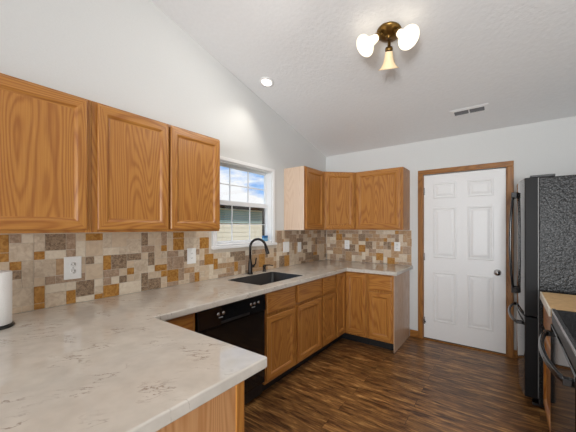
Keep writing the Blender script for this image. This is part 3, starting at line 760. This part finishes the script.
# ------------------------------------------------------------------ refrigerator
def pebble():
    m, nt, b = new_mat('black_pebbled_steel'); N = nt.nodes; L = nt.links
    b.inputs['Base Color'].default_value = (.014, .014, .015, 1); b.inputs['Roughness'].default_value = .3
    tc = N.new('ShaderNodeTexCoord'); n = N.new('ShaderNodeTexNoise'); n.inputs['Scale'].default_value = 60
    n.inputs['Detail'].default_value = 3
    L.new(tc.outputs['Object'], n.inputs['Vector'])
    n2 = N.new('ShaderNodeTexNoise'); n2.inputs['Scale'].default_value = 100; b.inputs['Specular IOR Level'].default_value = .22
    L.new(tc.outputs['Object'], n2.inputs['Vector'])
    cr = N.new('ShaderNodeValToRGB'); cr.color_ramp.elements[0].position = .48; cr.color_ramp.elements[1].position = .72
    cr.color_ramp.elements[0].color = (.006, .006, .006, 1); cr.color_ramp.elements[1].color = (.09, .09, .092, 1)
    L.new(n2.outputs['Fac'], cr.inputs['Fac']); L.new(cr.outputs['Color'], b.inputs['Base Color'])
    bp = N.new('ShaderNodeBump'); bp.inputs['Strength'].default_value = .6; bp.inputs['Distance'].default_value = .006
    L.new(n.outputs['Fac'], bp.inputs['Height']); L.new(bp.outputs[0], b.inputs['Normal'])
    return m
m_pebble = pebble()
FX0, FXD, FX1, FY0, FY1 = .116, .192, .90, 2.914, 3.80
t = thing('refrigerator', ((FX0+FX1)/2, (FY0+FY1)/2, 0), 'tall black refrigerator with a freezer drawer, on the right next to the white door', 'refrigerator')
MB().box((FXD+.006, FY0+.004, .03), (FX1, FY1-.004, 1.762)).build('cabinet_body', m_pebble, t, .006)
YC = (FY0+FY1)/2
def bowx(y): return FX0 - .041*(1-((y-YC)/(FY1-YC))**2)
def curved(ya, yb, z0, z1, n=14):
    ys_ = [ya+(yb-ya)*k/n for k in range(n+1)]
    prof = [(bowx(y), y) for y in ys_] + [(FXD, yb), (FXD, ya)]
    m = MB().loops([[(x, y, z) for x, y in prof] for z in (z0, z1)], smooth=False)
    for f in m.bm.faces:
        if len(f.verts) == 4 and all(v.co.x < FXD-1e-4 for v in f.verts): f.material_index = 1; f.smooth = True
    return m
drn = curved(FY0, YC-.002, .70, 1.765).build('refrigerator_door', [m_blackside, m_black], t, .004, 2)
drf = curved(YC+.002, FY1, .70, 1.765).build('refrigerator_door', [m_blackside, m_black], t, .004, 2)
dr2 = curved(FY0, FY1, .075, .69, 24).build('freezer_drawer', [m_blackside, m_black], t, .004, 2)
MB().box((FXD, FY0+.008, .08), (FXD+.006, FY1-.008, 1.755)).build('door_gasket', m_grey, t)
MB().box((FXD-.03, FY0+.03, .012), (FX1-.02, FY1-.03, .0295)).build('kick_plate', m_blacksat, t)
for ya, yb in ((FY0+.012, FY0+.055), (FY1-.055, FY1-.012)):
    MB().box((FXD-.045, ya, 1.7655), (FXD+.10, yb, 1.782)).build('hinge_cover', m_blacksat, t, .003)
for yy in (FY0+.1, FY1-.1):
    MB().lathe((FX0+.15, yy, .0005), (0, 0, 1), [(.02, 0), (.02, .012)], 12).build('leveling_foot', m_blacksat, t)
for hy, door in ((YC-.055, drn), (YC+.055, drf)):
    xs_ = bowx(hy)
    pts = [(xs_ - .026 - .022*math.sin(math.pi*k/16)**.8, hy, 1.672 + (.822-1.672)*k/16) for k in range(17)]
    h1 = MB().tube(pts, .010, 12)
    for zz in (1.672, .822): h1.box((xs_-.040, hy-.012, zz-.024), (xs_-.0003, hy+.012, zz+.024))
    h1.build('door_handle', m_black, door, .003)
ya, yb = 3.0, 3.71
pts = []
for k in range(21):
    q = k/20; y = ya+(yb-ya)*q
    pts.append((bowx(ya)-.028-.052*math.sin(math.pi*q)**.55, y, .622))
h2 = MB().tube(pts, .011, 12)
for yy in (ya, yb): h2.box((bowx(ya)-.040, yy-.016, .609), (bowx(yy)-.0003, yy+.016, .635))
h2.build('drawer_handle', m_black, dr2, .003)

# ------------------------------------------------------------------ right-hand base cabinet and counter
m_lam = stone('tan_laminate', lin(196, 160, 112), lin(216, 182, 136), 25, .35)
m_lamedge = plain('cream_edge', lin(236, 230, 216), .35)
RX = .236; RY0, RY1 = 2.256, 2.80
t = thing('base_cabinet', (.58, 2.53, 0), 'narrow oak base cabinet between the refrigerator and the stove', 'cabinet')
MB().box((RX+.019, RY0, ZB0), (XR-.002, RY1, .865)).build('cabinet_body', oak_z, t)
MB().box((RX, RY0, ZB0), (RX+.018, RY1, .865)).build('face_frame', oak_z, t)
MB().box((RX+.06, RY0, .001), (XR-.05, RY1, ZB0-.001)).build('toe_kick', m_toe, t)
door_panel('-x', RY0+.02, RY1-.02, PZ[0], PZ[1], RX, t)
door_panel('-x', RY0+.02, RY1-.02, DZ[0], DZ[1], RX, t, drawer=True)
t = thing('laminate_counter', (.56, 2.53, .866), 'short tan laminate counter with a cream edge between refrigerator and stove', 'countertop')
MB().box((.206, RY0-.001, .8665), (XR-.003, RY1+.01, .914)).build('counter_slab', m_lam, t, .003)
MB().box((.196, RY0-.001, .8665), (.2055, RY1+.01, .915)).build('front_edge', m_lamedge, t, .002)

# ------------------------------------------------------------------ stove
t = thing('electric_range', (.56, 1.87, 0), 'black electric stove with a glass cooktop at the right edge', 'stove')
VX, VY0, VY1 = .215, 1.492, 2.252
MB().box((VX+.02, VY0, .02), (.90, VY1, .895)).build('range_body', m_blacksat, t)
top = MB().box((VX+.012, VY0+.004, .8955), (.84, VY1-.004, .914)).build('glass_cooktop', plain('cooktop_glass', (.006, .006, .007, 1), .06), t, .003)
tag(MB().box((VX-.008, VY0+.002, .896), (VX+.0115, VY1-.002, .917)).build('front_trim', m_steel, t, .003), 'bright metal strip along the front of the cooktop')
m_ring = plain('burner_ring', lin(70, 68, 66), .2)
def ring(cx, cy, r):
    n = 40
    MB().loops([[(cx+q*math.cos(2*math.pi*k/n), cy+q*math.sin(2*math.pi*k/n), z) for k in range(n)] for q, z in ((r-.003, .9142), (r, .9142), (r, .9146), (r-.003, .9146))], closed=True).build('burner_ring', m_ring, top)
for cx, cy, r in ((.38, 1.68, .11), (.38, 2.06, .08), (.68, 1.68, .08), (.68, 2.06, .11)): ring(cx, cy, r)
bg = MB().box((.842, VY0, .896), (.90, VY1, 1.19)).build('backguard', m_black, t, .006)
for yy in (1.57, 1.66, 2.08, 2.17):
    MB().lathe((.8415, yy, 1.08), (-1, 0, 0), [(.022, 0), (.020, .018), (0, .019)], 18).build('control_knob', m_blacksat, bg)
MB().box((.8405, 1.76, 1.05), (.8418, 1.98, 1.12)).build('clock_display', m_dark, bg)
od = MB().box((VX-.012, VY0+.003, .235), (VX+.019, VY1-.003, .83)).build('oven_door', m_black, t, .005)
MB().box((VX-.006, VY0+.003, .835), (VX+.019, VY1-.003, .894)).build('vent_strip', m_blacksat, t, .003)
MB().box((VX-.010, VY0+.003, .045), (VX+.019, VY1-.003, .228)).build('storage_drawer', m_black, t, .005)
hp = []
for k in range(17):
    s = k/16; b = math.sin(math.pi*s)**.6
    hp.append((VX-.030-.045*b, VY0+.06+(VY1-VY0-.11)*s, .785))
hd = MB().tube(hp, .0125, 14)
for yy in (VY0+.06, VY1-.05): hd.box((VX-.042, yy-.014, .771), (VX-.0125, yy+.014, .799))
hd.build('oven_handle', m_black, od, .002)
for xx, yy in ((.30, 1.55), (.30, 2.19), (.84, 1.55), (.84, 2.19)):
    MB().lathe((xx, yy, .0005), (0, 0, 1), [(.018, 0), (.018, .02)], 12).build('leveling_foot', m_blacksat, t)

# ------------------------------------------------------------------ ceiling things
CN = Vector((0, -.247, -1)).normalized()      # pointing down out of the ceiling
CT = Vector((0, 1, -.247)).normalized()       # down the slope
def cpt(x, y, d=0): return Vector((x, y, zc(y))) + CN*d
def vec_on_ceiling(x, y):
    v = Vector((x, y, -.247*y)); return v.normalized()
t = thing('ceiling_light', cpt(-.716, 2.246), 'three-arm brass ceiling light with bell shaped glass shades', 'ceiling light')
cc = cpt(-.716, 2.246)
MB().lathe(cc+CN*.0008, CN, [(.092, 0), (.092, .006), (.086, .014), (.07, .026), (.05, .036), (.03, .042), (.012, .046), (.012, .052), (0, .056)], 36).build('canopy', m_brass, t)
m_lit = plain('lit_frosted_glass', lin(255, 244, 224), .4, emit=lin(255, 238, 212), estr=1.2)
m_bulb = plain('bulb', (1, 1, 1, 1), .4, emit=lin(255, 244, 226), estr=4)
m_unlit_glow = plain('faint_glow_glass', lin(250, 226, 186), .4, emit=lin(255, 214, 160), estr=.12)  # unlit shade and bulb, faint warm glow added to the material
Fv = Vector((-.598, .801)); Rv = Vector((.801, .598))
for ang, lit in ((68, False), (188, True), (-55, True)):
    a = math.radians(ang); h2d = Rv*math.cos(a) + Fv*math.sin(a)
    dirv = vec_on_ceiling(h2d.x, h2d.y)
    ax = (dirv*.64 + CN*.77).normalized()
    base = cc + CN*.030 + dirv*.055
    arm = MB().tube([cc+CN*.028+dirv*.03, base, base+ax*.04], [.012, .011, .012], 12).build('arm', m_brass, t)
    s0 = base + ax*.035
    MB().lathe(s0, ax, [(.016, 0), (.026, .006), (.030, .02), (.028, .034), (.022, .036)], 24).build('socket_cup', m_brass, arm)
    sh = MB()
    prof = [(.026, .028), (.029, .045), (.033, .075), (.042, .11), (.058, .14), (.080, .158)]
    inner = [(r-.003, h) for r, h in reversed(prof)]
    sh.lathe(s0, ax, prof + inner, 32, cap0=False, cap1=False)
    so = sh.build('glass_shade', m_lit if lit else m_unlit_glow, t)
    tag(so, 'glowing frosted glass bell shade' if lit else 'unlit cream glass bell shade with a faint added glow')
    bb = MB().lathe(s0+ax*.037, ax, [(.012, 0), (.014, .015), (.026, .045), (.030, .065), (.024, .085), (0, .095)], 18).build('bulb', m_bulb if lit else m_unlit_glow, t)
    if lit:
        pl = bpy.data.lights.new('bulb_light', 'SPOT'); pl.energy = 30; pl.color = (1, .95, .88); pl.shadow_soft_size = .05
        pl.spot_size = math.radians(150); pl.spot_blend = .6
        po = bpy.data.objects.new('bulb_light', pl); COL.objects.link(po); po.location = s0 + ax*.165
        po.rotation_euler = ax.to_track_quat('-Z', 'Y').to_euler()
# recessed light
t = thing('recessed_light', cpt(-1.962, 2.262), 'round white recessed ceiling light above the left wall', 'ceiling light')
rc = cpt(-1.962, 2.262)
n = 36; u_ = Vector((1, 0, 0)); v_ = CT
MB().loops([[rc + (u_*math.cos(2*math.pi*k/n) + v_*math.sin(2*math.pi*k/n))*q + CN*d for k in range(n)] for q, d in ((.050, .0008), (.074, .0008), (.072, .005), (.052, .006))], closed=True).build('trim_ring', m_white, t)
tag(MB().lathe(rc+CN*.0008, CN, [(.0495, 0), (.0495, .003), (0, .0035)], 32).build('lamp_disc', plain('lamp_lens', (1, 1, 1, 1), .4, emit=lin(255, 246, 232), estr=5), t), 'glowing white lens')
sp = bpy.data.lights.new('recessed_spot', 'SPOT'); sp.energy = 9; sp.spot_size = math.radians(105); sp.spot_blend = .7; sp.color = (1, .93, .82); sp.shadow_soft_size = .05
so = bpy.data.objects.new('recessed_spot', sp); COL.objects.link(so); so.location = rc + CN*.02
so.rotation_euler = CN.to_track_quat('-Z', 'Y').to_euler()
# air vent
t = thing('ceiling_vent', cpt(-.303, 3.477), 'white rectangular air vent on the sloped ceiling near the back wall', 'vent')
vc = cpt(-.303, 3.477)
def vb(a0, a1, b0, b1, d0, d1):
    m = MB()
    P = lambda a, b, d: vc + Vector((1, 0, 0))*a + CT*b + CN*d
    m.loops([[P(a0, b0, d), P(a1, b0, d), P(a1, b1, d), P(a0, b1, d)] for d in (d0, d1)], smooth=False); return m
W_, H_ = .165, .065
fr = MB()
P = lambda a, b, d: vc + Vector((1, 0, 0))*a + CT*b + CN*d
fr.loops([[P(-W_, -H_, .0008), P(W_, -H_, .0008), P(W_, H_, .0008), P(-W_, H_, .0008)], [P(-W_, -H_, .004), P(W_, -H_, .004), P(W_, H_, .004), P(-W_, H_, .004)],
          [P(-.13, -.036, .009), P(.13, -.036, .009), P(.13, .036, .009), P(-.13, .036, .009)], [P(-.13, -.036, .0012), P(.13, -.036, .0012), P(.13, .036, .0012), P(-.13, .036, .0012)]], smooth=False, closed=True)
fr.build('vent_frame', m_white, t)
vb(-.129, .129, -.035, .035, .0014, .002).build('duct_opening', plain('duct_dark', lin(70, 70, 72), .8), t)
vb(-.005, .005, -.036, .036, .0022, .009).build('center_bar', m_white, t)
for k in range(5):
    b = -.028 + k*.014
    for a0, a1 in ((-.129, -.006), (.006, .129)):
        m = MB(); m.loops([[P(a, b-.0035, .003), P(a, b-.0025, .0025), P(a, b+.0035, .0078), P(a, b+.0025, .0083)] for a in (a0, a1)], smooth=False)
        m.build('louver', plain('vent_louver', lin(112, 112, 114), .5) if k == 0 and a0 < 0 else bpy.data.materials['vent_louver'], t)

# ------------------------------------------------------------------ outdoors
m_siding = plain('tan_siding', lin(214, 200, 176), .7)
m_cream = plain('cream_fascia', lin(232, 224, 206), .6)
m_blind = plain('grey_green_slat', lin(150, 164, 154), .6)
m_roofd = plain('grey_shingle', lin(110, 108, 104), .8)
HX = -7.5
t = thing('neighbor_house', (HX-2, 8, -.6), 'tan neighbouring house seen through the lower window sash', 'house')
sd = MB()
for k in range(14):
    z = -.6 + k*.152
    sd.loops([[(HX, y, z), (HX+.012, y, z), (HX, y, z+.152), (HX-.1, y, z+.152), (HX-.1, y, z)] for y in (2.5, 16)], smooth=False)
sd.box((HX-4, 2.5, -.6), (HX-.1, 16, 2.0))
sd.build('siding_wall', m_siding, t)
bl = MB()
for k in range(7):
    z = 1.54 + k*.062
    bl.loops([[(HX+.001, y, z), (HX+.05, y, z), (HX+.03, y, z+.046), (HX+.001, y, z+.046)] for y in (3.2, 15.5)], smooth=False)
bl.build('slatted_screen', m_blind, t)
MB().box((HX-.1, 2.3, 2.001), (HX+.35, 16.2, 2.13)).build('fascia', m_cream, t)
MB().loops([[(HX+.38, y, 2.131), (HX-2, y, 2.20), (HX-4.2, y, 2.131)] for y in (2.2, 16.3)], smooth=False).build('roof', m_roofd, t)
tag(onebox('ground', (-30, -12, -.75), (XL-.2, 40, -.605), plain('lawn', lin(110, 124, 80), .9, 0, .4, 8, .2)), kind='structure')

# repeats carry a shared group
GROUPS = {'wall_cabinet': 'oak wall cabinets', 'corner_wall_cabinet': 'oak wall cabinets', 'base_cabinet': 'oak base cabinets',
          'sink_base_cabinet': 'oak base cabinets', 'corner_base_cabinet': 'oak base cabinets', 'wall_outlet': 'outlets on the backsplash',
          'light_switch': 'switch plates on the backsplash', 'tile_backsplash': 'tile backsplash panels'}
for o in scene.objects:
    g = GROUPS.get(o.name.split('.')[0])
    if g and o.parent is None: o['group'] = g
